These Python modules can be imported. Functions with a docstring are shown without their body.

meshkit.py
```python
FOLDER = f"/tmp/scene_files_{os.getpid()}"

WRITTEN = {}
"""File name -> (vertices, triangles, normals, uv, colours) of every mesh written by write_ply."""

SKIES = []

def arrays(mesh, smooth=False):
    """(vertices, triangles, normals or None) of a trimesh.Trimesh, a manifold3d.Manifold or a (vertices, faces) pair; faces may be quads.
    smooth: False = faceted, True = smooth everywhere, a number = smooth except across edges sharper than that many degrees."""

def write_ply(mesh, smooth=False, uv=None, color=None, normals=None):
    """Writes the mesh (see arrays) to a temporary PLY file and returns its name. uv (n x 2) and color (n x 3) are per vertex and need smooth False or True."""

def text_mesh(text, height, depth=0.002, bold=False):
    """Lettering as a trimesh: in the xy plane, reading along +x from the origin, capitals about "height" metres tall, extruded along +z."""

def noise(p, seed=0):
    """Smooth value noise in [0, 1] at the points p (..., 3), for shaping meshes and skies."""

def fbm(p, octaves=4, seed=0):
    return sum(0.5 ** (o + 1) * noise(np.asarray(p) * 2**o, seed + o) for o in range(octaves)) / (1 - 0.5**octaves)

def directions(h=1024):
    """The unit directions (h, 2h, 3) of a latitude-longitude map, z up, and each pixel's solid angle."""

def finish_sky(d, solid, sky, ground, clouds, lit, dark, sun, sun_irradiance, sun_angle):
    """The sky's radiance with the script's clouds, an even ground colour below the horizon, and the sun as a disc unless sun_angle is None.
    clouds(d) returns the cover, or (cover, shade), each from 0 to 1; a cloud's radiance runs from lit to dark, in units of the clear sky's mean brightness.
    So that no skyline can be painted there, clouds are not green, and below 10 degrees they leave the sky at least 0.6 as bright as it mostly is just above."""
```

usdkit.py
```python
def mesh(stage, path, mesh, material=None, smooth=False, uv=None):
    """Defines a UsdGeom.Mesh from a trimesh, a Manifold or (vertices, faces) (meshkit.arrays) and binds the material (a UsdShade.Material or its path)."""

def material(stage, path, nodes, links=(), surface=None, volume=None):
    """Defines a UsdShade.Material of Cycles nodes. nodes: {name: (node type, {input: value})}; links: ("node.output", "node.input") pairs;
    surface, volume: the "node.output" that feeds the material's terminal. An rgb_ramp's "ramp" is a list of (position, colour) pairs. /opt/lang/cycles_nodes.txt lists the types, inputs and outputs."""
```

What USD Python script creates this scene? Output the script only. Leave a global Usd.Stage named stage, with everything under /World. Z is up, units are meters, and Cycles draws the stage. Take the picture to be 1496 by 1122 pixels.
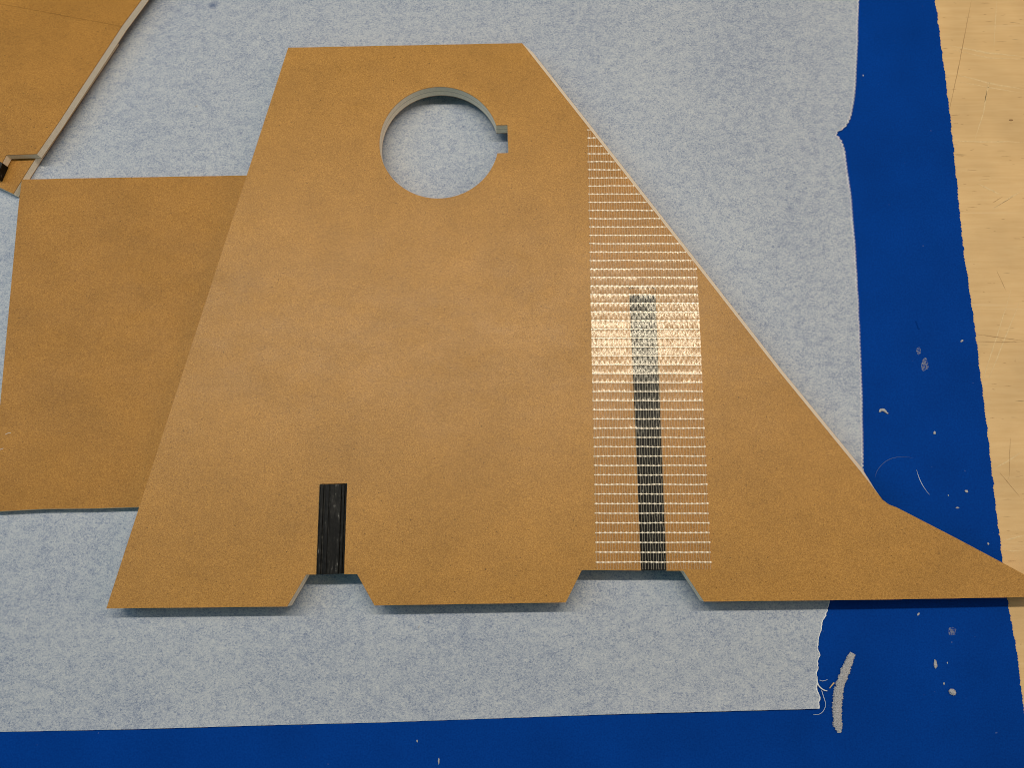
import math, random
import numpy as np, trimesh, shapely
from shapely.geometry import Polygon, LineString
import usdkit
from meshkit import fbm, noise
from pxr import Usd, UsdGeom, UsdLux, Gf, Sdf

stage = Usd.Stage.CreateInMemory()
UsdGeom.Xform.Define(stage, '/World')
random.seed(7)
rng = np.random.default_rng(7)

# ------------------------------------------------------------------ camera
W, H, F = 1496.0, 1122.0, 1130.0            # photo size and focal length in photo pixels
TILT = math.radians(11.5)
CAM_Z = 0.3625
CAM_Y = -CAM_Z * math.tan(TILT)
cam = UsdGeom.Camera.Define(stage, '/World/camera')
cam.CreateHorizontalApertureAttr(36.0)
cam.CreateVerticalApertureAttr(36.0 * 769 / 1024)
cam.CreateFocalLengthAttr(36.0 * F / W)
cam.CreateClippingRangeAttr(Gf.Vec2f(0.02, 20))
cam.AddTranslateOp().Set(Gf.Vec3d(0, CAM_Y, CAM_Z))
cam.AddRotateXOp().Set(math.degrees(TILT))
cam.CreateExposureAttr(0.0)


def at(px, py, z=0.0):
    """The point at height z that stands at a pixel of the photograph."""
    u, v = (px - W / 2) / F, -(py - H / 2) / F
    d = np.array([u, v * math.cos(TILT) + math.sin(TILT), v * math.sin(TILT) - math.cos(TILT)])
    t = (z - CAM_Z) / d[2]
    return np.array([d[0] * t, CAM_Y + d[1] * t, z])


def pts(seq, z):
    return [tuple(at(x, y, z)[:2]) for x, y in seq]


# ------------------------------------------------------------------ lamps
def rect_light(name, pos, look, w, h, intensity, color):
    l = UsdLux.RectLight.Define(stage, '/World/' + name)
    l.CreateWidthAttr(w); l.CreateHeightAttr(h)
    l.CreateIntensityAttr(intensity); l.CreateColorAttr(Gf.Vec3f(*color))
    l.CreateNormalizeAttr(True)
    m = Gf.Matrix4d(); m.SetLookAt(Gf.Vec3d(*pos), Gf.Vec3d(*look), Gf.Vec3d(0, 1, 0.001))
    l.AddTransformOp().Set(m.GetInverse())
    return l


LAMP_H = 1.0
mirror = at(748, 497, 0.0125)
LAMP_Y = mirror[1] + (mirror[1] - CAM_Y) / (CAM_Z - 0.0125) * (LAMP_H - 0.0125) + 0.0125
rect_light('tube_lamp', (-0.10, LAMP_Y, LAMP_H), (-0.10, 0.05, 0), 1.25, 0.024, 3.45, (1.0, 0.915, 0.765))
rect_light('front_room_light', (-0.2, -1.9, 1.7), (0, 0, 0), 1.8, 1.4, 2.2, (0.58, 1.0, 0.98))
rect_light('window_light', (-1.7, 0.35, 1.35), (-0.1, 0, 0), 1.1, 1.0, 2.5, (0.46, 0.82, 1.15))
rect_light('warm_room_light', (1.5, 0.15, 1.15), (0.15, 0, 0), 0.9, 0.8, 2.8, (1.0, 0.75, 0.56))

# ------------------------------------------------------------------ materials
LOOKS = '/World/Looks/'


def mat(name, nodes, links, surface='p.BSDF'):
    return usdkit.material(stage, LOOKS + name, nodes, links, surface=surface)


def kraft(name, a, b, rough=0.5, spec=0.35):
    return mat(name, {
        'g': ('geometry', {}),
        'm1': ('mapping', {'scale': (1, 1.3, 1)}),
        'big': ('noise_texture', {'scale': 38.0, 'detail': 4.0, 'roughness': 0.62}),
        'fine': ('noise_texture', {'scale': 2100.0, 'detail': 3.0, 'roughness': 0.7}),
        'fib': ('noise_texture', {'scale': 1000.0, 'detail': 4.0, 'roughness': 0.75, 'distortion': 2.2}),
        'spk': ('noise_texture', {'scale': 900.0, 'detail': 1.0}),
        'r1': ('rgb_ramp', {'ramp': [(0.30, tuple(0.80 * np.array(a))), (0.42, a), (0.66, b)]}),
        'bigr': ('map_range', {'from_min': 0.3, 'from_max': 0.7, 'to_min': 0.90, 'to_max': 1.09}),
        'fibr': ('map_range', {'from_min': 0.28, 'from_max': 0.62, 'to_min': 0.70, 'to_max': 1.12, 'clamp': True}),
        'spr': ('map_range', {'from_min': 0.70, 'from_max': 0.78, 'to_min': 1.0, 'to_max': 0.35, 'clamp': True}),
        'mul': ('math', {'math_type': 'multiply'}),
        'mul2': ('math', {'math_type': 'multiply'}),
        'cmul': ('vector_math', {'math_type': 'scale'}),
        'bump': ('bump', {'strength': 0.4, 'distance': 0.00014}),
        'p': ('principled_bsdf', {'roughness': rough, 'specular_ior_level': spec}),
        'mw': ('mapping', {'scale': (0.6, 1, 1)}),
        'wear': ('noise_texture', {'scale': 70.0, 'detail': 5.0, 'roughness': 0.7}),
        'wr': ('map_range', {'from_min': 0.35, 'from_max': 0.7, 'to_min': rough + 0.04, 'to_max': rough - 0.05}),
    }, [('g.position', 'mw.vector'), ('mw.vector', 'wear.vector'), ('wear.fac', 'wr.value'), ('wr.result', 'p.roughness'), ('g.position', 'm1.vector'), ('m1.vector', 'big.vector'), ('m1.vector', 'fine.vector'), ('m1.vector', 'fib.vector'), ('m1.vector', 'spk.vector'),
        ('fine.fac', 'r1.fac'), ('big.fac', 'bigr.value'), ('fib.fac', 'fibr.value'), ('spk.fac', 'spr.value'),
        ('bigr.result', 'mul.value1'), ('fibr.result', 'mul.value2'), ('mul.value', 'mul2.value1'), ('spr.result', 'mul2.value2'),
        ('r1.color', 'cmul.vector1'), ('mul2.value', 'cmul.scale'), ('cmul.vector', 'p.base_color'),
        ('fib.fac', 'bump.height'), ('bump.normal', 'p.normal')])


KRAFT = kraft('kraft_liner', (0.308, 0.148, 0.030), (0.485, 0.252, 0.060), 0.42, 0.30)
KRAFT_DARK = kraft('kraft_liner_older', (0.290, 0.133, 0.024), (0.440, 0.222, 0.048), 0.50, 0.2)


def plain(name, color, rough=0.6, var=0.12, scale=900.0, bump=0.0, spec=0.4):
    c = np.array(color)
    n = {'g': ('geometry', {}), 'n': ('noise_texture', {'scale': scale, 'detail': 3.0, 'roughness': 0.65}),
         'r': ('rgb_ramp', {'ramp': [(0.3, tuple(c * (1 - var))), (0.7, tuple(np.minimum(c * (1 + var), 0.95)))]}),
         'p': ('principled_bsdf', {'roughness': rough, 'specular_ior_level': spec})}
    l = [('g.position', 'n.vector'), ('n.fac', 'r.fac'), ('r.color', 'p.base_color')]
    if bump:
        n['b'] = ('bump', {'strength': 0.5, 'distance': bump})
        l += [('n.fac', 'b.height'), ('b.normal', 'p.normal')]
    return mat(name, n, l)


FOAM = plain('foam_core', (0.84, 0.74, 0.59), 0.75, 0.10, 1500.0, 0.0002)
LINER_EDGE = plain('glued_liner_edge', (0.46, 0.40, 0.33), 0.8, 0.15)
CRUMB = plain('foam_crumb', (0.36, 0.355, 0.37), 0.8, 0.4, 2200.0, 0.0006)
SPLINTER = plain('wood_splinter', (0.55, 0.38, 0.18), 0.7)
FIBRE = plain('pale_fibre', (0.62, 0.66, 0.72), 0.6)
HAIR = plain('hair', (0.16, 0.20, 0.30), 0.4)
TORN = plain('torn_paper_edge', (0.70, 0.71, 0.72), 0.7, 0.10)

BLACK = mat('black_plastic', {
    'g': ('geometry', {}), 'm': ('mapping', {'scale': (1.0, 0.07, 1.0)}),
    'n': ('noise_texture', {'scale': 1500.0, 'detail': 3.0, 'roughness': 0.7}),
    'd': ('noise_texture', {'scale': 210.0, 'detail': 4.0, 'roughness': 0.7}),
    'r': ('map_range', {'from_min': 0.45, 'from_max': 0.70, 'to_min': 0.0, 'to_max': 1.0, 'clamp': True}),
    'r2': ('map_range', {'from_min': 0.42, 'from_max': 0.68, 'to_min': 0.0, 'to_max': 1.0, 'clamp': True}),
    'x': ('math', {'math_type': 'multiply'}),
    'c': ('rgb_ramp', {'ramp': [(0.0, (0.003, 0.003, 0.003)), (0.4, (0.022, 0.021, 0.019)), (1.0, (0.30, 0.29, 0.27))]}),
    'b': ('bump', {'strength': 0.5, 'distance': 0.0002}),
    'p': ('principled_bsdf', {'roughness': 0.45, 'specular_ior_level': 0.14})},
    [('g.position', 'm.vector'), ('m.vector', 'n.vector'), ('g.position', 'd.vector'), ('n.fac', 'r.value'), ('d.fac', 'r2.value'),
     ('r.result', 'x.value1'), ('r2.result', 'x.value2'), ('x.value', 'c.fac'), ('c.color', 'p.base_color'), ('n.fac', 'b.height'), ('b.normal', 'p.normal')])

STAIN = at(311.5, 6, 0.0008)
PAPER = mat('waxed_paper', {
    'g': ('geometry', {}), 'm': ('mapping', {'scale': (0.85, 1.15, 1.0)}),
    'n1': ('noise_texture', {'scale': 1400.0, 'detail': 3.0, 'roughness': 0.65, 'distortion': 1.3}),
    'n2': ('noise_texture', {'scale': 250.0, 'detail': 3.0, 'roughness': 0.65}),
    'n3': ('noise_texture', {'scale': 20.0, 'detail': 2.0}),
    'a1': ('math', {'math_type': 'multiply_add', 'value2': 0.88, 'value3': -0.155}),
    'a2': ('math', {'math_type': 'multiply_add', 'value2': 0.25}),
    'a3': ('math', {'math_type': 'multiply_add', 'value2': 0.11}),
    'r': ('rgb_ramp', {'ramp': [(0.32, (0.15, 0.185, 0.275)), (0.42, (0.27, 0.307, 0.385)), (0.50, (0.365, 0.395, 0.447)), (0.58, (0.425, 0.448, 0.48)), (0.70, (0.49, 0.505, 0.525))]}),
    'd': ('vector_math', {'math_type': 'distance', 'vector2': tuple(STAIN)}),
    'dn': ('math', {'math_type': 'multiply_add', 'value2': 0.006}),
    'dr': ('map_range', {'from_min': 0.0030, 'from_max': 0.0062, 'to_min': 0.85, 'to_max': 0.0, 'clamp': True}),
    'mx': ('mix', {'color2': (0.06, 0.095, 0.19)}),
    'b': ('bump', {'strength': 0.3, 'distance': 0.0001}),
    'p': ('principled_bsdf', {'roughness': 0.55, 'specular_ior_level': 0.3})},
    [('g.position', 'm.vector'), ('m.vector', 'n1.vector'), ('m.vector', 'n2.vector'), ('g.position', 'n3.vector'),
     ('n1.fac', 'a1.value1'), ('n2.fac', 'a2.value1'), ('a1.value', 'a2.value3'), ('n3.fac', 'a3.value1'), ('a2.value', 'a3.value3'),
     ('a3.value', 'r.fac'), ('g.position', 'd.vector1'), ('n2.fac', 'dn.value1'), ('d.value', 'dn.value3'), ('dn.value', 'dr.value'), ('dr.result', 'mx.fac'), ('r.color', 'mx.color1'),
     ('mx.color', 'p.base_color'), ('n2.fac', 'b.height'), ('b.normal', 'p.normal')])

BLUE = mat('blue_sheet', {
    'g': ('geometry', {}),
    'n1': ('noise_texture', {'scale': 1400.0, 'detail': 2.0, 'roughness': 0.6}),
    'n2': ('noise_texture', {'scale': 30.0, 'detail': 3.0}),
    'dust': ('noise_texture', {'scale': 420.0, 'detail': 2.0}),
    'r': ('rgb_ramp', {'ramp': [(0.3, (0.0002, 0.030, 0.205)), (0.7, (0.0006, 0.042, 0.260))]}),
    'mr': ('map_range', {'from_min': 0.3, 'from_max': 0.7, 'to_min': 0.92, 'to_max': 1.08}),
    'sc': ('vector_math', {'math_type': 'scale'}),
    'dr': ('map_range', {'from_min': 0.76, 'from_max': 0.86, 'to_min': 0.0, 'to_max': 0.40, 'clamp': True}),
    'mix': ('mix', {'color2': (0.35, 0.42, 0.5)}),
    'b': ('bump', {'strength': 0.3, 'distance': 0.0001}),
    'p': ('principled_bsdf', {'roughness': 0.7, 'specular_ior_level': 0.03})},
    [('g.position', 'n1.vector'), ('g.position', 'n2.vector'), ('g.position', 'dust.vector'), ('n1.fac', 'r.fac'), ('n2.fac', 'mr.value'),
     ('r.color', 'sc.vector1'), ('mr.result', 'sc.scale'), ('dust.fac', 'dr.value'), ('dr.result', 'mix.fac'), ('sc.vector', 'mix.color1'),
     ('mix.color', 'p.base_color'), ('n1.fac', 'b.height'), ('b.normal', 'p.normal')])

WOOD = mat('maple_wood', {
    'g': ('geometry', {}),
    'm': ('mapping', {'scale': (0.09, 1.0, 1.0)}),
    'ms1': ('mapping', {'rotation': (0, 0, 0.55), 'scale': (0.02, 1.0, 1.0)}),
    'ms2': ('mapping', {'rotation': (0, 0, -1.15), 'scale': (0.02, 1.0, 1.0)}),
    'gr': ('noise_texture', {'scale': 420.0, 'detail': 5.0, 'roughness': 0.65, 'distortion': 0.4}),
    'tick': ('noise_texture', {'scale': 900.0, 'detail': 1.5}),
    'big': ('noise_texture', {'scale': 26.0, 'detail': 3.0}),
    's1': ('noise_texture', {'scale': 420.0, 'detail': 0.0}),
    's2': ('noise_texture', {'scale': 380.0, 'detail': 0.0}),
    'r': ('rgb_ramp', {'ramp': [(0.30, (0.56, 0.365, 0.165)), (0.5, (0.595, 0.395, 0.185)), (0.7, (0.625, 0.425, 0.205))]}),
    'bigr': ('map_range', {'from_min': 0.3, 'from_max': 0.7, 'to_min': 0.86, 'to_max': 1.08}),
    'tr': ('map_range', {'from_min': 0.72, 'from_max': 0.80, 'to_min': 1.0, 'to_max': 0.40, 'clamp': True}),
    's1r': ('map_range', {'from_min': 0.76, 'from_max': 0.86, 'to_min': 0.0, 'to_max': 0.5, 'clamp': True}),
    's2r': ('map_range', {'from_min': 0.76, 'from_max': 0.86, 'to_min': 0.0, 'to_max': 0.4, 'clamp': True}),
    'mu': ('math', {'math_type': 'multiply'}),
    'sc': ('vector_math', {'math_type': 'scale'}),
    'mx1': ('mix', {'color2': (0.66, 0.48, 0.27)}),
    'mx2': ('mix', {'color2': (0.66, 0.48, 0.27)}),
    'b': ('bump', {'strength': 0.4, 'distance': 0.0002}),
    'p': ('principled_bsdf', {'roughness': 0.55, 'specular_ior_level': 0.3})},
    [('g.position', 'm.vector'), ('g.position', 'ms1.vector'), ('g.position', 'ms2.vector'), ('m.vector', 'gr.vector'), ('m.vector', 'tick.vector'),
     ('g.position', 'big.vector'), ('ms1.vector', 's1.vector'), ('ms2.vector', 's2.vector'), ('gr.fac', 'r.fac'), ('big.fac', 'bigr.value'),
     ('tick.fac', 'tr.value'), ('bigr.result', 'mu.value1'), ('tr.result', 'mu.value2'), ('r.color', 'sc.vector1'), ('mu.value', 'sc.scale'),
     ('sc.vector', 'mx1.color1'), ('s1.fac', 's1r.value'), ('s1r.result', 'mx1.fac'), ('mx1.color', 'mx2.color1'), ('s2.fac', 's2r.value'), ('s2r.result', 'mx2.fac'),
     ('mx2.color', 'p.base_color'), ('gr.fac', 'b.height'), ('b.normal', 'p.normal')])
WOOD_SCRATCH = plain('wood_scratch', (0.60, 0.43, 0.22), 0.6, 0.15)
WOOD_DARK = plain('wood_pore', (0.27, 0.15, 0.06), 0.7, 0.3)

FILM = mat('tape_film', {
    't': ('transparent_bsdf', {'color': (1, 1, 1)}),
    'gl': ('glossy_bsdf', {'color': (1.0, 0.94, 0.80), 'roughness': 0.15}),
    'fr': ('fresnel', {'IOR': 1.36}),
    'df': ('diffuse_bsdf', {'color': (0.80, 0.78, 0.68)}),
    'm1': ('mix_closure', {'fac': 0.01}),
    'm2': ('mix_closure', {})},
    [('t.BSDF', 'm1.closure1'), ('df.BSDF', 'm1.closure2'), ('m1.closure', 'm2.closure1'), ('gl.BSDF', 'm2.closure2'), ('fr.fac', 'm2.fac')], surface='m2.closure')
WEFT = mat('glass_yarn_cross', {
    't': ('transparent_bsdf', {'color': (1, 1, 1)}),
    'p': ('principled_bsdf', {'base_color': (0.95, 0.88, 0.76), 'roughness': 0.3}),
    'm': ('mix_closure', {'fac': 0.92})}, [('t.BSDF', 'm.closure1'), ('p.BSDF', 'm.closure2')], surface='m.closure')
WARP = mat('glass_yarn_long', {
    't': ('transparent_bsdf', {'color': (1, 1, 1)}),
    'p': ('principled_bsdf', {'base_color': (0.90, 0.84, 0.68), 'roughness': 0.25, 'specular_ior_level': 0.6}),
    'm': ('mix_closure', {'fac': 0.6})}, [('t.BSDF', 'm.closure1'), ('p.BSDF', 'm.closure2')], surface='m.closure')

# ------------------------------------------------------------------ scene helpers
used = {}


def numbered(parent, name):
    k = (parent, name)
    n = used.get(k, -1) + 1
    used[k] = n
    return name if n == 0 else f'{name}_{n:03d}'


def tag(prim, label=None, cat=None, group=None, kind=None):
    for k, v in (('label', label), ('category', cat), ('group', group), ('kind', kind)):
        if v:
            prim.SetCustomDataByKey(k, v)
    return prim


def thing(name, base, label=None, cat=None, group=None, kind=None):
    path = '/World/' + numbered('/World', name)
    x = UsdGeom.Xform.Define(stage, path)
    x.AddTranslateOp().Set(Gf.Vec3d(*map(float, base)))
    tag(x.GetPrim(), label, cat, group, kind)
    return {'path': path, 'base': np.array(base, float), 'prim': x.GetPrim()}


def shift(m, d):
    if isinstance(m, tuple):
        return (np.asarray(m[0], float) + d, m[1])
    m = m.copy(); m.apply_translation(d)
    return m


def obj(name, m, material, parent, smooth=False):
    """One mesh under a thing or a part; m is in world coordinates."""
    path = parent['path'] + '/' + numbered(parent['path'], name)
    if parent.get('mesh'):
        g = usdkit.mesh(stage, path, shift(m, -parent['base']), material, smooth)
    else:
        g = usdkit.mesh(stage, path, shift(m, -parent['base']), material, smooth)
    return {'path': path, 'base': parent['base'], 'prim': g.GetPrim(), 'mesh': True}


def single(name, m, material, label, cat, group=None, kind=None, smooth=False):
    """A thing that is one mesh."""
    path = '/World/' + numbered('/World', name)
    v = m[0] if isinstance(m, tuple) else m.vertices
    c = np.array([np.mean(v[:, 0]), np.mean(v[:, 1]), np.min(v[:, 2])])
    g = usdkit.mesh(stage, path, shift(m, -c), material, smooth)
    g.AddTranslateOp().Set(Gf.Vec3d(*map(float, c)))
    tag(g.GetPrim(), label, cat, group, kind)
    return {'path': path, 'base': c, 'prim': g.GetPrim(), 'mesh': True}


def slab(poly, z0, z1):
    m = trimesh.creation.extrude_polygon(poly, z1 - z0, engine='earcut')
    m.apply_translation([0, 0, z0])
    return m


def tube(p, r, sides=6, flat=1.0):
    """A tapering tube along points p with radii r."""
    p = np.asarray(p, float); r = np.broadcast_to(np.asarray(r, float), len(p))
    t = np.gradient(p, axis=0); t /= np.linalg.norm(t, axis=1, keepdims=True) + 1e-12
    side = np.cross([0, 0, 1.0], t); side /= np.linalg.norm(side, axis=1, keepdims=True) + 1e-12
    up = np.cross(t, side)
    a = np.linspace(0, 2 * np.pi, sides, endpoint=False)
    v = p[:, None] + r[:, None, None] * (np.cos(a)[None, :, None] * side[:, None] + flat * np.sin(a)[None, :, None] * up[:, None])
    v = v.reshape(-1, 3)
    f = []
    n = len(p)
    for i in range(n - 1):
        for k in range(sides):
            k2 = (k + 1) % sides
            f += [[i * sides + k, i * sides + k2, (i + 1) * sides + k2], [i * sides + k, (i + 1) * sides + k2, (i + 1) * sides + k]]
    for k in range(1, sides - 1):
        f += [[0, k + 1, k], [(n - 1) * sides, (n - 1) * sides + k, (n - 1) * sides + k + 1]]
    return v, np.array(f)


# ------------------------------------------------------------------ heights
Z_MAT = 0.0006
Z_PAPER = 0.0008
T1 = 0.0045                                  # one foam board
Z0 = 0.0010                                  # underside of the boards that lie on the paper
Z_LEFT = Z0 + T1                             # top of the left board and the lower corner board
Z_MAIN = Z_LEFT + 0.0080                     # top of the doubled main board

# ------------------------------------------------------------------ workbench
bench = thing('workbench', (0, 0, -0.04), kind='structure')
b = trimesh.creation.box([1.3, 0.95, 0.04]); b.apply_translation([-0.18, 0.05, -0.02])
obj('bench_top', b, WOOD, bench)


def streak(seq, w, z=0.00003):
    """A thin flat mark that runs through the pixels of seq on the bench top."""
    p = np.array([at(x, y, z) for x, y in seq])
    s = np.linspace(0, len(p) - 1, 8 * (len(p) - 1) + 1)
    q = np.stack([np.interp(s, np.arange(len(p)), p[:, k]) for k in range(3)], 1)
    q[:, :2] += rng.normal(0, w * 0.25, (len(q), 2))
    t = np.gradient(q, axis=0); t /= np.linalg.norm(t, axis=1, keepdims=True)
    n = np.stack([-t[:, 1], t[:, 0], 0 * t[:, 0]], 1)
    ww = (w * np.sin(np.linspace(0.15, np.pi - 0.15, len(q))) * rng.uniform(0.6, 1.2, len(q)))[:, None]
    v = np.vstack([q + n * ww, q - n * ww]); k = len(q)
    f = [[i, k + i, i + 1] for i in range(k - 1)] + [[k + i, k + i + 1, i + 1] for i in range(k - 1)]
    return v, np.array(f)


for seq, w in [([(1388, 66), (1440, 76), (1496, 82)], 0.00050), ([(1392, 72), (1445, 84), (1496, 86)], 0.00025),
               ([(1396, 108), (1450, 122), (1496, 130)], 0.00045), ([(1398, 118), (1450, 128), (1496, 136)], 0.00025),
               ([(1456, 0), (1452, 70)], 0.00025), ([(1424, 205), (1438, 160), (1443, 120)], 0.0003), ([(1438, 150), (1446, 118)], 0.00025),
               ([(1396, 206), (1496, 207)], 0.00045), ([(1428, 268), (1462, 284)], 0.00045), ([(1450, 305), (1496, 276)], 0.00035),
               ([(1434, 560), (1452, 505), (1478, 420)], 0.0003), ([(1444, 555), (1466, 500), (1490, 440)], 0.0003),
               ([(1450, 687), (1475, 672), (1496, 658)], 0.00035), ([(1466, 790), (1496, 782)], 0.0004), ([(1464, 804), (1496, 806)], 0.0003)]:
    obj('scratch', streak(seq, w), WOOD_SCRATCH, bench)
for seq, w in [([(1419, 0), (1402, 90), (1386, 165)], 0.00014), ([(1428, 499), (1496, 500)], 0.00012), ([(1425, 488), (1460, 493), (1496, 498)], 0.00013),
               ([(1453, 303), (1480, 287)], 0.00014), ([(1450, 296), (1465, 287)], 0.00012), ([(1460, 690), (1490, 726)], 0.0001),
               ([(1476, 640), (1474, 700)], 0.0001), ([(1380, 330), (1388, 345)], 0.00008), ([(1456, 395), (1470, 425)], 0.00008)]:
    obj('scratch', streak(seq, w, 0.00005), WOOD_DARK, bench)
# short dark pores along the grain, too many and too small to pick apart
vv, ff, base_n = [], [], 0
for k in range(170):
    x, y = random.uniform(1372, 1496), random.uniform(0, 1110)
    L = random.uniform(3, 18) * random.random() ** 0.5
    v, f = streak([(x, y), (x + L, y + random.uniform(-0.8, 0.8))], random.uniform(0.00004, 0.00011), 0.00004)
    vv.append(v); ff.append(f + base_n); base_n += len(v)
o = obj('wood_pores', (np.vstack(vv), np.vstack(ff)), WOOD_DARK, bench); tag(o['prim'], kind='stuff')
kn = trimesh.creation.icosphere(2, 1.0); kn.apply_scale([0.0011, 0.0005, 0.00015]); kn.apply_translation(at(1477, 175, 0))
obj('knot', kn, WOOD_DARK, bench)

# ------------------------------------------------------------------ blue sheet
edge = [(1356, -90), (1366, 0), (1378, 90), (1392, 210), (1408, 370), (1424, 480), (1440, 610), (1457, 760), (1472, 880), (1484, 945), (1493, 1018), (1510, 1150), (1520, 1230)]
e = np.array(edge, float)
ys = np.arange(-90, 1230, 1.5)
xs = np.interp(ys, e[:, 1], e[:, 0]) + (fbm(np.stack([ys * 0.16, 0 * ys, 0 * ys], 1), 3, 4) - 0.5) * 3.2 + 0.7 * ((np.arange(len(ys)) % 3) == 0)
poly = pts(list(zip(xs, ys)), Z_MAT) + pts([(-160, 1230), (-160, -90)], Z_MAT)
single('blue_sheet', slab(Polygon(poly).buffer(0), 0.0001, Z_MAT), BLUE,
       'matt deep blue sheet with a ragged right edge on the wooden bench', 'sheet')

# ------------------------------------------------------------------ white paper with a torn right edge
upper = [(1254, -70), (1253, 0), (1251, 60), (1248, 110), (1246, 140), (1242, 165), (1238, 176), (1231, 187), (1222, 192), (1219.5, 195), (1223, 199), (1227, 204), (1230, 212), (1232.5, 222), (1234, 240),
         (1238, 262), (1241, 285), (1244, 320), (1247, 360), (1248, 385), (1250, 400), (1251, 430), (1253, 470), (1255, 520), (1257, 570), (1258, 620), (1259, 690), (1256, 740), (1245, 800), (1230, 850),
         (1214, 872), (1212, 880), (1208.5, 895), (1203, 908), (1198, 925), (1195, 936), (1194.5, 945), (1196.5, 958), (1195, 975), (1193.5, 1000), (1196, 1015), (1199, 1021), (1196.5, 1028), (1198, 1036)]
u = np.array(upper, float)
NR, NC = 1500, 70
ysr = np.linspace(-70, 1036, NR)
xr = np.interp(ysr, u[:, 1], u[:, 0])
xr = np.convolve(np.pad(xr, 2, 'edge'), np.ones(5) / 5, 'valid')
teeth = np.where(ysr < 700, 3.6 * np.abs(((ysr / 5.4) % 1) * 2 - 1), 0) * np.clip((ysr + 200) / 300, 0.35, 1)
ragged = np.where(ysr > 860, (fbm(np.stack([ysr * 0.14, 0 * ysr, 0 * ysr], 1), 4, 9) - 0.5) * 5.0, (fbm(np.stack([ysr * 0.05, 0 * ysr, 0 * ysr], 1), 2, 5) - 0.5) * 1.5)
xr = xr + teeth + ragged
sx = np.concatenate([np.linspace(0, 0.93, NC - 22), 1 - 0.065 * (np.linspace(1, 0, 22) ** 2)])
bottom = np.array([(-160, 1073), (0, 1070), (200, 1066), (400, 1060), (560, 1056), (700, 1051), (900, 1044), (1050, 1040), (1198, 1036)], float)
P = np.zeros((NR, len(sx), 3)); BACK = np.zeros_like(P)
for i in range(NR):
    s = (ysr[i] + 70) / (1036 + 70)
    px = -160 + (xr[i] + 160) * sx
    yb = np.interp(px, bottom[:, 0], bottom[:, 1])
    py = ysr[i] + (yb - 1036) * max(0, s - 0.6) / 0.4
    dr = (xr[i] - px) / 60.0
    lift = 0.0006 * np.clip(1 - dr, 0, 1) ** 2 * (0.4 + 1.2 * noise(np.array([[ysr[i] * 0.012, 3.3, 0]]), 3)[0])
    lift = lift + 0.0011 * np.clip(1 - (yb - py) / 55.0, 0, 1) ** 2 * (0.25 + 1.0 * noise(np.stack([px * 0.004, 0 * px, 0 * px], 1), 8))
    for j in range(len(sx)):
        P[i, j] = at(px[j], py[j], Z_PAPER + lift[j])


def sheet(P, th):
    n, m = P.shape[:2]
    a = P.reshape(-1, 3); bck = a.copy(); bck[:, 2] -= th
    I = np.arange(n * m).reshape(n, m)
    q = np.stack([I[:-1, :-1], I[1:, :-1], I[1:, 1:], I[:-1, 1:]], -1).reshape(-1, 4)
    top = np.vstack([q[:, [0, 1, 2]], q[:, [0, 2, 3]]])
    k = n * m
    loop = np.concatenate([I[0, :-1], I[:-1, -1], I[-1, :0:-1], I[:0:-1, 0]])
    nx = np.roll(loop, -1)
    side = np.vstack([np.stack([loop, nx, nx + k], 1), np.stack([loop, nx + k, loop + k], 1)])
    return np.vstack([a, bck]), np.vstack([top, top[:, ::-1] + k, side])


paper = thing('paper_sheet', at(600, 560, Z_MAT), 'large mottled white waxed paper sheet with a torn right edge, spread on the blue sheet', 'paper')
obj('sheet', sheet(P, 0.00012), PAPER, paper)
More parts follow.
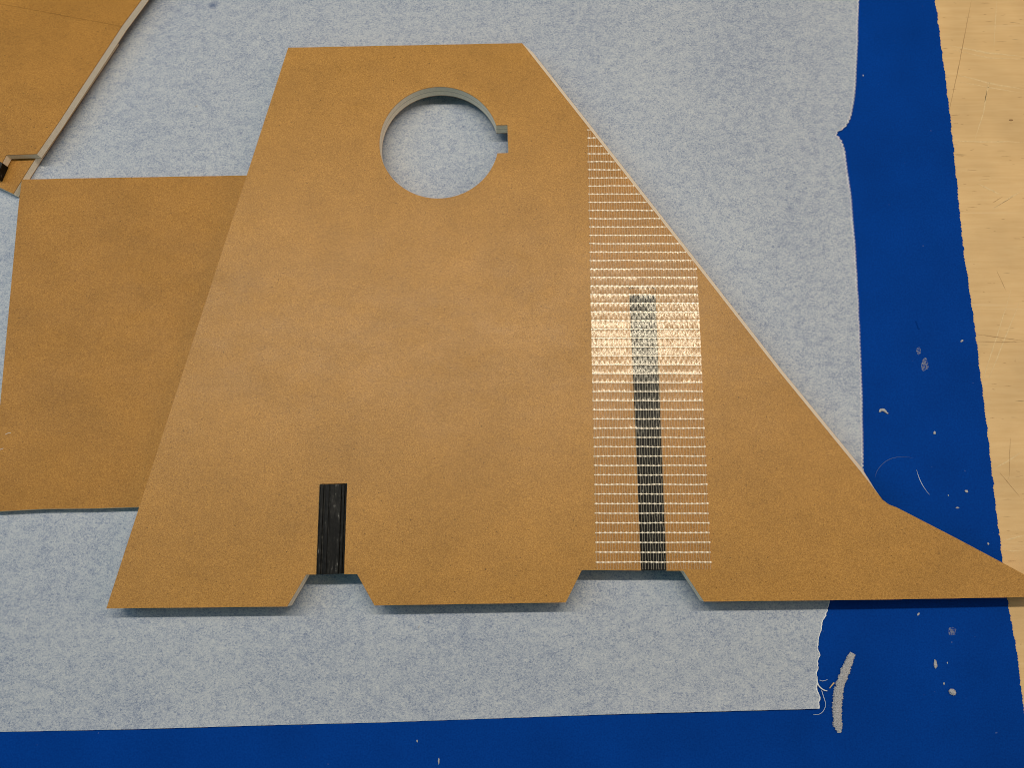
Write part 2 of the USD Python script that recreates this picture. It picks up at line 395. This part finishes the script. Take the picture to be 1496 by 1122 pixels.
# the torn edge itself: bare fibres along the right side
rim = np.stack([P[:, -1] + [0.00002, 0, 0.00003], P[:, -1] + [-0.00034, 0, 0.00006]], 1)
wob = (fbm(np.stack([ysr * 0.4, 0 * ysr, 0 * ysr], 1), 2, 2) - 0.5) * 0.0005
rim[:, 1, 0] += wob
obj('torn_edge', sheet(rim[:, ::-1], 0.00014), TORN, paper)
for seq, r in [([(1193, 995), (1196, 1003), (1203, 1009), (1209, 1010)], 0.00035), ([(1197, 994), (1202, 996), (1210, 993)], 0.00012),
               ([(1200, 1008), (1203, 1018), (1207, 1030), (1203, 1040), (1196, 1045), (1187, 1044)], 0.00014)]:
    q = np.array([at(x, y, Z_PAPER + 0.0006) for x, y in seq])
    s = np.linspace(0, len(q) - 1, 6 * len(q)); q = np.stack([np.interp(s, np.arange(len(q)), q[:, k]) for k in range(3)], 1)
    q = np.stack([np.convolve(np.pad(q[:, k], 3, 'edge'), np.ones(7) / 7, 'valid') for k in range(3)], 1)
    obj('loose_strand', tube(q, r * np.linspace(1, 0.6, len(q)), 5), TORN if r > 0.0002 else FIBRE, paper, smooth=True)

# ------------------------------------------------------------------ foam boards
LIN = 0.00035


def board(t, poly, z_top, thick, faces=None, slots=None, slot_depth=0.003, face=KRAFT, mod=None, double=False):
    """Kraft liner, foam core and lower liner as parts of thing t."""
    mod = mod or (lambda m: m)
    full = poly
    cut = poly
    if slots is not None:
        cut = poly.difference(slots)
    z_slot = z_top - slot_depth
    obj('kraft_face', mod(slab(cut, z_top - LIN, z_top)), face, t)
    zb = z_top - thick
    if slots is not None:
        mid = z_top - thick / 2 if double else zb + LIN
        zs = max(z_slot, mid + (0.0004 if double else 0.0001))
        a = mod(slab(cut, zs, z_top - LIN - 0.00001))
        c = mod(slab(full, mid + (LIN / 2 if double else 0), zs - 0.00001))
        core = trimesh.util.concatenate([a, c])
    else:
        mid = z_top - thick / 2 if double else zb + LIN
        core = mod(slab(full, mid + (LIN / 2 if double else 0), z_top - LIN - 0.00001))
    obj('foam_core', core, FOAM, t)
    if double:
        obj('glued_liner', mod(slab(full, mid - LIN / 2, mid + LIN / 2 - 0.00001)), LINER_EDGE, t)
        obj('foam_core', mod(slab(full, zb + LIN, mid - LIN / 2 - 0.00001)), FOAM, t)
    obj('lower_liner', mod(slab(full, zb, zb + LIN - 0.00001)), face, t)


# left board, under the main one
left_px = [(32, 261.8), (120, 260), (359, 256), (420, 255), (470, 330), (900, 330), (900, 700), (600, 735), (202, 741), (140, 743), (60, 744), (0, 747.2), (-14, 748), (3, 560), (27, 300)]
left = thing('foam_board', at(300, 500, Z0), 'plain brown kraft board at the left, partly covered by the big board', 'foam board', 'kraft faced foam boards on the bench')
board(left, Polygon(pts(left_px, Z_LEFT)), Z_LEFT, T1, face=KRAFT_DARK)

# lower corner board
lower_px = [(49.2, 234.5), (35.3, 256.5), (19.3, 282.7), (0, 273.6), (-60, 246), (-90, 200), (-60, 60), (168, 57)]
low = thing('foam_board', at(-10, 200, Z0), 'brown kraft foam board with only its pointed end showing under the corner board', 'foam board', 'kraft faced foam boards on the bench')
lp = Polygon(pts(lower_px, Z_LEFT))
board(low, lp, Z_LEFT, T1, face=KRAFT_DARK)

# upper corner board, creased, its far panel drooping to the paper
Z_UP = Z_LEFT + T1 + 0.0002
crease_a, crease_b = at(0, 5, Z_UP), at(177.5, 38, Z_UP)
cd = (crease_b - crease_a)[:2]; cd /= np.linalg.norm(cd); cn = np.array([-cd[1], cd[0]])


def dense(poly, step):
    return shapely.segmentize(poly, step)


up = thing('foam_board', at(60, 100, Z_LEFT), 'creased brown kraft foam board in the top left corner with a notched lower end', 'foam board', 'kraft faced foam boards on the bench')
panel_px = [(177.5, 38), (145, 87.5), (115, 133), (85, 179), (53.5, 224.6), (9.2, 226), (1.5, 240), (-8, 256), (-90, 250), (-120, -14), (0, 5)]
bar_px = [(2.0, 239.5), (-7.5, 258), (-60, 225), (-50, 206)]
bar3_slot = Polygon(pts([(4, 234.5), (-8, 259), (-70, 224), (-58, 200)], Z_UP))
pan = Polygon(pts(panel_px, Z_UP))
board(up, pan.buffer(0), Z_UP, T1, slots=None, face=KRAFT_DARK)


def droop(m):
    m = m.subdivide_to_size(0.006)
    d = np.maximum((m.vertices[:, :2] - crease_a[:2]) @ cn, 0)
    drop = 0.012 * d
    v = m.vertices.copy(); v[:, 2] = np.maximum(v[:, 2] - drop, Z0 + 0.0001 + (v[:, 2] - (Z_UP - T1)))
    m.vertices = v
    return m


g = 0.25
far_px = [(0, 5 - g), (177.5, 38 - g), (205, 0), (237, -44), (259, -75), (-80, -95), (-120, -14 - g)]
far = Polygon(pts(far_px, Z_UP)).buffer(0)
zt, zb = Z_UP, Z_UP - T1
o = obj('kraft_face', droop(slab(far, zt - LIN, zt)), KRAFT_DARK, up)
obj('foam_core', droop(slab(far, zb + LIN, zt - LIN - 0.00001)), FOAM, up)
obj('lower_liner', droop(slab(far, zb, zb + LIN - 0.00001)), KRAFT_DARK, up)

# the big board with the round hole
main_px = [(421, 69), (762.5, 62.3), (858, 183.5), (1018, 388), (1140, 545), (1258, 690), (1289, 730), (1299, 737.5), (1310, 741.5), (1396, 786), (1468, 824.3), (1556, 871.5), (1400, 874.5), (1250, 877),
           (1028.5, 879.3), (998.5, 834.2), (850, 833.2), (826.5, 880.6), (547, 885), (521.7, 839.2), (447, 839.8), (419.5, 886.6), (155.3, 889.4)]
hc = at(641.5, 207, Z_MAIN); rx = (at(728.5, 207, Z_MAIN) - at(554.3, 207, Z_MAIN))[0] / 2; ry = (at(641, 125, Z_MAIN) - at(641, 288.3, Z_MAIN))[1] / 2
a = np.linspace(0, 2 * np.pi, 160, endpoint=False)
hole = Polygon(np.stack([hc[0] + rx * np.cos(a), hc[1] + (at(641, 206.6, Z_MAIN)[1] - hc[1]) + ry * np.sin(a)], 1))
notch = Polygon(pts([(690, 182.8), (741.3, 182.2), (742.6, 223), (690, 224.5)], Z_MAIN))
hole = hole.union(notch).simplify(0.00004)
slot_long = Polygon(pts([(918, 419.5), (957.6, 419), (957.8, 431.0), (974.2, 840), (937.0, 840), (919.6, 431)], Z_MAIN))
slot_short = Polygon(pts([(466.8, 707.2), (507.2, 706.4), (502.6, 845), (461.6, 845)], Z_MAIN))
mp = Polygon(pts(main_px, Z_MAIN)).difference(hole)
diag = np.array(pts(main_px[1:7], Z_MAIN))
dv = diag[-1] - diag[0]; dv /= np.linalg.norm(dv); dn = np.array([-dv[1], dv[0]]);
if dn @ np.array([1, 1]) < 0:
    dn = -dn
topdir = np.array(pts(main_px[:2], Z_MAIN)); topdir = topdir[1] - topdir[0]; topdir /= np.linalg.norm(topdir)
BEVEL = 0.0049


def bevel(m):
    """Slants the long right edge outwards towards its foot."""
    v = m.vertices.copy()
    depth = (Z_MAIN - v[:, 2]) / 0.0080
    for k, d in enumerate(diag):
        near = np.linalg.norm(v[:, :2] - d, axis=1) < 1e-5
        if k == 0:
            off = topdir * BEVEL / (topdir @ dn)
        elif k == len(diag) - 1:
            off = dv * 0.0012 + dn * BEVEL * 0.55
        else:
            off = dn * BEVEL
        v[near, :2] += depth[near, None] * off
    m.vertices = v
    return m


main = thing('foam_board', at(700, 500, Z_LEFT), 'large doubled kraft foam board with a round keyed hole and a strip of fibre tape', 'foam board', 'kraft faced foam boards on the bench')
board(main, mp, Z_MAIN, 0.0079, slots=slot_long.union(slot_short), slot_depth=0.0030, mod=bevel, double=True)

plug = Polygon(pts([(918.5, 423), (924, 420.5), (953, 420), (957, 423), (957.6, 430.9), (919.6, 431.2)], Z_MAIN))
obj('slot_end', slab(plug, Z_MAIN - 0.0028, Z_MAIN - 0.0004), KRAFT_DARK, main)

# ------------------------------------------------------------------ black strips in their slots


def bar(corners, z0, z1, profile, bow=0.0):
    """A ridged strip: corners are top-left, top-right, bottom-right, bottom-left pixels, profile the heights across."""
    tl, tr, br, bl = (at(x, y, z1) for x, y in corners)
    N, M = 24, len(profile)
    top = np.zeros((N, M, 3))
    for i in range(N):
        s = i / (N - 1)
        l, r = tl * (1 - s) + bl * s, tr * (1 - s) + br * s
        for j, (q, h) in enumerate(profile):
            top[i, j] = l * (1 - q) + r * q
            top[i, j, 2] = z1 - h + 0.00006 * (noise(np.array([[i * 0.9, j * 1.7, 0.5]]), 3)[0] - 0.5)
    n, m = N, M
    v = np.vstack([top.reshape(-1, 3), np.concatenate([top[..., :2], np.full((n, m, 1), z0)], -1).reshape(-1, 3)])
    I = np.arange(n * m).reshape(n, m); k = n * m
    q = np.stack([I[:-1, :-1], I[1:, :-1], I[1:, 1:], I[:-1, 1:]], -1).reshape(-1, 4)
    loop = np.concatenate([I[0, :-1], I[:-1, -1], I[-1, :0:-1], I[:0:-1, 0]]); nx = np.roll(loop, -1)
    f = np.vstack([q[:, [0, 1, 2]], q[:, [0, 2, 3]], q[:, [2, 1, 0]] + k, q[:, [3, 2, 0]] + k, np.stack([nx, loop, loop + k], 1), np.stack([nx, loop + k, nx + k], 1)])
    return v, f


prof = [(0, 0.0003), (0.04, 0.0), (0.13, 0.0), (0.15, 0.0005), (0.20, 0.0005), (0.22, 0.0001), (0.34, 0.0), (0.36, 0.0003), (0.39, 0.0003), (0.41, 0.0), (0.62, 0.00005), (0.79, 0.0), (0.82, 0.0006), (0.86, 0.0006), (0.87, 0.0002), (0.91, 0.0002), (0.92, 0.0016), (1.0, 0.0017)]
single('black_strip', bar([(467.6, 708.2), (506.8, 707.4), (502.2, 838.6), (462.3, 840.0)], Z_MAIN - 0.0029, Z_MAIN + 0.0009, prof), BLACK,
       'short ridged black plastic strip set in the board above its left notch', 'strip')
prof2 = [(0, 0.0004), (0.05, 0.0), (0.20, 0.0), (0.23, 0.0003), (0.30, 0.0003), (0.33, 0.0), (0.48, 0.0), (0.52, 0.0003), (0.60, 0.0003), (0.64, 0.0), (0.94, 0.0), (1.0, 0.0005)]
single('black_strip', bar([(920.8, 432.5), (956.5, 432.3), (973.0, 833.6), (937.8, 833.9)], Z_MAIN - 0.0029, Z_MAIN - 0.0003, prof2), BLACK,
       'long black plastic strip set in the board beneath the clear fibre tape', 'strip')
single('black_strip', bar([(-58, 203), (2.8, 237.2), (-6.6, 258.0), (-70, 222)], Z_UP - 0.0044, Z_UP + 0.0006, prof2), BLACK,
       'black plastic strip ending at the notch of the top left corner board', 'strip')

# ------------------------------------------------------------------ fibre tape
ZT = Z_MAIN + 0.00012
tape = thing('filament_tape', at(945, 600, Z_MAIN), 'clear filament tape with woven white yarns stuck over the long black strip', 'tape')
TL, TR, BL, BR = at(857.6, 185, ZT), at(1007.9, 185, ZT), at(870.6, 832.3, ZT), at(1039.8, 832.3, ZT)
Ltape = TL[1] - BL[1]
d0, d1 = at(859.5, 185.6, ZT), at(1016.5, 386.5, ZT)          # the cut along the slanted board edge


def tp(uu, y):
    """Across (0 to 1) and the y of the bench to a point of the tape."""
    s = (TL[1] - y) / Ltape
    l, r = TL * (1 - s) + BL * s, TR * (1 - s) + BR * s
    return l[..., 0] + 0 * uu if False else l + (r - l) * uu


def umax(y):
    s = (TL[1] - y) / Ltape
    l, r = TL[0] * (1 - s) + BL[0] * s, TR[0] * (1 - s) + BR[0] * s
    xd = d0[0] + (d1[0] - d0[0]) * (d0[1] - y) / (d0[1] - d1[1])
    return float(np.clip((xd - l) / (r - l), 0.004, 1.0))


PITCH = 0.004245
y_first = at(950, 821.5, ZT)[1]
wefts = [y_first + k * PITCH for k in range(60) if y_first + k * PITCH < at(858, 189, ZT)[1]]
NW = 43
KNOT = 2.0 / NW
# film, sagging between its yarns
rows = np.arange(BL[1], TL[1] - 0.0004, 0.00024)
NCf = 216
film = np.zeros((len(rows), NCf, 3))
big = lambda q, s, seed: noise(q * s, seed) - 0.5
for i, y in enumerate(rows):
    um = umax(y)
    uu = np.linspace(0, um, NCf)
    s = (TL[1] - y) / Ltape
    x = (TL[0] * (1 - s) + BL[0] * s) * (1 - uu) + (TR[0] * (1 - s) + BR[0] * s) * uu
    ph = ((y - y_first) / PITCH) % 1.0
    cu = (uu * NW) % 1.0
    row = math.floor((y - y_first) / PITCH)
    q = np.stack([x, np.full_like(x, y), 0 * x], 1)
    cellid = np.stack([np.floor(uu * NW) + 0.5, np.full_like(x, row + 0.5), 0 * x], 1)
    r1 = noise(cellid * 1.37, 11)
    ey = min(ph, 1 - ph) * PITCH
    hy = 0.000030 * math.exp(-(ey / 0.00055) ** 2) + 0.000012 * math.cos(2 * math.pi * ph)
    ex = np.minimum(cu, 1 - cu) * 0.0508 / NW
    hx = 0.000055 * np.exp(-(ex / 0.00028) ** 2)
    kph = (uu / KNOT + 0.5 * (row % 2) + 0.13) % 1.0
    hy = hy * (0.6 + 0.7 * np.exp(-((kph - 0.5) / 0.2) ** 2))
    hx = hx * (1 + 0.3 * np.cos(2 * math.pi * ph + math.pi * np.floor(uu * NW + 0.5) % (2 * math.pi)))
    h = np.maximum(hy, hx) + 0.35 * np.minimum(hy, hx) + (0.00006 + 0.00022 * np.exp(-((uu - 0.475) / 0.16) ** 4)) * big(q, 110.0, 5) + 0.000045 * big(q, 260.0, 15) + 0.000014 * big(q, 420.0, 6) + 0.00004 * (r1 - 0.5) * math.sin(math.pi * ph) * np.sin(np.pi * cu)
    film[i, :, 0] = x; film[i, :, 1] = y; film[i, :, 2] = ZT + 0.00016 + h
I = np.arange(film.shape[0] * NCf).reshape(film.shape[0], NCf)
q = np.stack([I[:-1, :-1], I[:-1, 1:], I[1:, 1:], I[1:, :-1]], -1).reshape(-1, 4)
obj('film', (film.reshape(-1, 3), np.vstack([q[:, [0, 1, 2]], q[:, [0, 2, 3]]])), FILM, tape, smooth=True)
for k, y in enumerate(wefts):
    um = umax(y)
    if um < 0.03:
        continue
    n = max(4, int(um * NW * 5))
    uu = np.linspace(0.0, um, n)
    phase = (uu / KNOT + 0.5 * (k % 2) + 0.13) % 1.0
    r = 0.00018 + 0.00036 * np.exp(-((phase - 0.5) / 0.17) ** 2) * rng.uniform(0.8, 1.1)
    p = np.array([tp(w, y) for w in uu])
    p[:, 1] += (noise(np.stack([uu * 9, 0 * uu + k, 0 * uu], 1), 4) - 0.5) * 0.00022
    obj('cross_yarn', tube(p, r, 5, 0.42), WEFT, tape, smooth=True)
for k in range(NW):
    uk = (k + 0.5) / NW
    yt = TL[1] - 0.0006
    if uk > umax(yt):
        yy = np.linspace(BL[1], TL[1], 400)
        yt = max(y for y in yy if umax(y) >= uk) - 0.0003 if any(umax(y) >= uk for y in yy) else None
    if yt is None or yt < BL[1] + 0.01:
        continue
    yy = np.arange(BL[1], yt, PITCH / 8)
    uw = uk + (noise(np.stack([yy * 60, 0 * yy + k * 1.7, 0 * yy], 1), 6) - 0.5) * 0.006
    p = np.array([tp(w, y) for w, y in zip(uw, yy)]); ph = ((yy - y_first) / PITCH) % 1.0
    p[:, 2] += 0.00006 + 0.00004 * np.cos(2 * np.pi * ph + np.pi * (k % 2) + 0.8 * math.sin(k * 2.3))
    obj('long_yarn', tube(p, 0.000062 + 0.00003 * (np.minimum(ph, 1 - ph) < 0.1), 4, 0.5), WARP, tape, smooth=True)

# ------------------------------------------------------------------ crumbs, shavings and hairs
def curve(seq, z, steps=8):
    q = np.array([at(x, y, z) for x, y in seq])
    s = np.linspace(0, len(q) - 1, steps * len(q))
    from scipy.interpolate import CubicSpline
    return CubicSpline(np.arange(len(q)), q)(s)


def shaving(seq, width_px, z, seed, rough=0.3, flat=0.5):
    p = curve(seq, z, 16)
    r = np.interp(np.linspace(0, 1, len(p)), np.linspace(0, 1, len(width_px)), width_px) * 0.000155
    v, f = tube(p, r, 14, flat)
    m = trimesh.Trimesh(v, f, process=False)
    m = m.subdivide()
    n = fbm(m.vertices * 2600.0, 3, seed) - 0.5
    c = np.array([p[np.argmin(np.linalg.norm(p - x, axis=1))] for x in m.vertices])
    d = m.vertices - c
    m.vertices = m.vertices + d * (n * rough * 2.6)[:, None]
    m.vertices[:, 2] = np.maximum(m.vertices[:, 2], Z_MAT + 0.00002)
    return m


zc = Z_MAT + 0.0007
single('foam_shaving', shaving([(1246, 955), (1236, 978), (1228, 1000), (1224, 1020), (1223, 1045), (1224, 1060), (1226, 1071)], [8, 11.5, 11, 12.5, 11.5, 12, 5.5], Z_MAT + 0.0005, 3, 0.5, 0.42), CRUMB,
       'long grey white foam shaving bent in the middle, beside the lower torn paper corner', 'foam shaving')
m = tube(curve([(1218.5, 998), (1215, 1002), (1212, 1006)], Z_MAT + 0.0006), np.linspace(0.00035, 0.00018, 24), 5)
single('wood_splinter', m, SPLINTER, 'tiny tan splinter sticking out of the left side of the long foam shaving', 'splinter')
single('foam_shaving', shaving([(1285.5, 602), (1287.5, 599), (1291.5, 599.3), (1294, 601.5), (1297.5, 604.3)], [3.0, 4.2, 4.4, 3.6, 1.6], Z_MAT + 0.0004, 8, 0.2, 0.6), CRUMB,
       'small curled white foam shaving on the blue sheet right of the torn paper edge', 'foam shaving')


def crumb(px, py, a, b, ang, seed, label):
    m = trimesh.creation.icosphere(2, 1.0)
    m.vertices *= (0.45 + 1.2 * fbm(m.vertices * 1.5 + seed * 7.1, 3, seed))[:, None]
    m.apply_scale([a * 0.00015, b * 0.00015, min(a, b) * 0.00010])
    m.apply_transform(trimesh.transformations.rotation_matrix(ang, [0, 0, 1]))
    m.apply_translation(at(px, py, Z_MAT) + [0, 0, min(a, b) * 0.00006])
    single('foam_crumb', m, CRUMB, label, 'crumb', smooth=25)


for c in [(1366, 970.5, 4.6, 11, 0.0, 1, 'upright oblong foam crumb below the board tip, upper of two near the right edge'),
          (1390.5, 1011.5, 10, 8, -0.7, 2, 'widest foam crumb on the blue sheet, lower right near the wood'),
          (1379, 999, 2.2, 3.6, 0, 3, 'tiny speck just above the widest foam crumb'),
          (1411.5, 718, 5, 3.6, -0.4, 4, 'round white crumb on the blue triangle above the board tip'),
          (1398.5, 742, 4.6, 2, 0.0, 5, 'flat pale crumb below left of the round white crumb'),
          (1365, 632.5, 3.2, 5.0, -0.4, 6, 'small pale crumb on the blue sheet right of the curled shaving'),
          (1443.5, 795, 2.4, 3.4, 0, 7, 'white speck where the blue sheet narrows above the board tip'),
          (1341.5, 897.5, 2.2, 5.0, -0.6, 8, 'slanting white crumb on the blue sheet just below the board tip'),
          (1261, 110, 2.0, 3.0, 0, 9, 'pale speck on the blue sheet near the top of the torn paper edge'),
          (609.5, 1083, 2.2, 2.8, 0, 10, 'pale speck on the blue strip below the paper'),
          (641, 1113, 2.0, 7.5, 0, 11, 'thin upright white fleck at the bottom edge of the picture'),
          (1405, 498, 5.0, 3.0, 0.7, 12, 'ragged pale fleck on the blue sheet near the wood, halfway up'),
          (1384, 969, 1.6, 2.4, 0, 13, 'pinhead speck right of the upright oblong crumb'),
          (1385.5, 724, 1.6, 2.2, 0, 14, 'pinhead speck left of the round white crumb'),
          (287, 155, 4.5, 3.0, 0.5, 15, 'white speck on the paper between the corner board and the big board'),
          (612, 916, 2.2, 4.5, -0.4, 16, 'white speck on the paper below the middle of the big board'),
          (1080, 458, 4, 3, 0.3, 17, 'white speck on the paper right of the slanted board edge')]:
    crumb(*c)
for seq, r, lab in [([(1279, 697), (1284, 684), (1296, 673), (1312, 668), (1334, 669)], 0.00006, 'fine pale hair arching over the blue sheet beside the board corner'),
                    ([(1339, 686), (1343, 699), (1349, 711), (1358, 723)], 0.00013, 'short bright thread lying on the blue sheet right of the arching hair')]:
    p = curve(seq, Z_MAT + 0.00012, 10)
    single('thread', tube(p, r * np.sin(np.linspace(0.25, np.pi - 0.25, len(p))), 5), HAIR if r < 0.0001 else FIBRE, lab, 'thread', smooth=True)
for seq, lab in [([(8, 635), (12, 633), (16, 633)], 'pale paper fibre on the left board near the picture edge, upper of two'),
                 ([(0, 657), (5, 655)], 'pale paper fibre on the left board at the picture edge, lower of two')]:
    p = curve(seq, Z_LEFT + 0.0001, 8)
    single('paper_fibre', tube(p, 0.00010, 5), TORN, lab, 'fibre', smooth=True)
# glue smears on the blue sheet
SMEAR = mat('glue_smear', {'t': ('transparent_bsdf', {'color': (1, 1, 1)}), 'p': ('principled_bsdf', {'base_color': (0.30, 0.33, 0.40), 'roughness': 0.6}), 'g': ('geometry', {}),
                           'n': ('noise_texture', {'scale': 1200.0, 'detail': 3.0}), 'r': ('map_range', {'from_min': 0.40, 'from_max': 0.72, 'to_min': 0.0, 'to_max': 0.5, 'clamp': True}), 'm': ('mix_closure', {})},
            [('g.position', 'n.vector'), ('n.fac', 'r.value'), ('r.result', 'm.fac'), ('t.BSDF', 'm.closure1'), ('p.BSDF', 'm.closure2')], surface='m.closure')
for px, py, a_, b_, lab in [(1351, 533, 5, 9.5, 'faint grey glue smear on the blue sheet, the lower larger one'), (1342, 512, 3.5, 5, 'faint small glue smear above the larger one on the blue sheet'),
                            (1391, 923, 6, 6, 'faint speckled glue smear on the blue sheet below the board tip')]:
    th = np.linspace(0, 2 * np.pi, 24, endpoint=False)
    rr = 0.8 + 0.5 * noise(np.stack([np.cos(th) * 2 + px, np.sin(th) * 2, 0 * th], 1), 3)
    pl = Polygon(pts(list(zip(px + a_ * rr * np.cos(th), py + b_ * rr * np.sin(th))), Z_MAT + 0.0001))
    single('glue_smear', slab(pl, Z_MAT + 0.00003, Z_MAT + 0.00007), SMEAR, lab, 'smear')
m = tube(curve([(1338, 468), (1340, 474), (1343, 481)], Z_MAT + 0.0002), np.array([0.0001, 0.00025, 0.0003] * 8), 6, 0.5)
single('blue_fleck', m, BLUE, 'short raised dark blue fleck on the blue sheet above the glue smears', 'fleck')
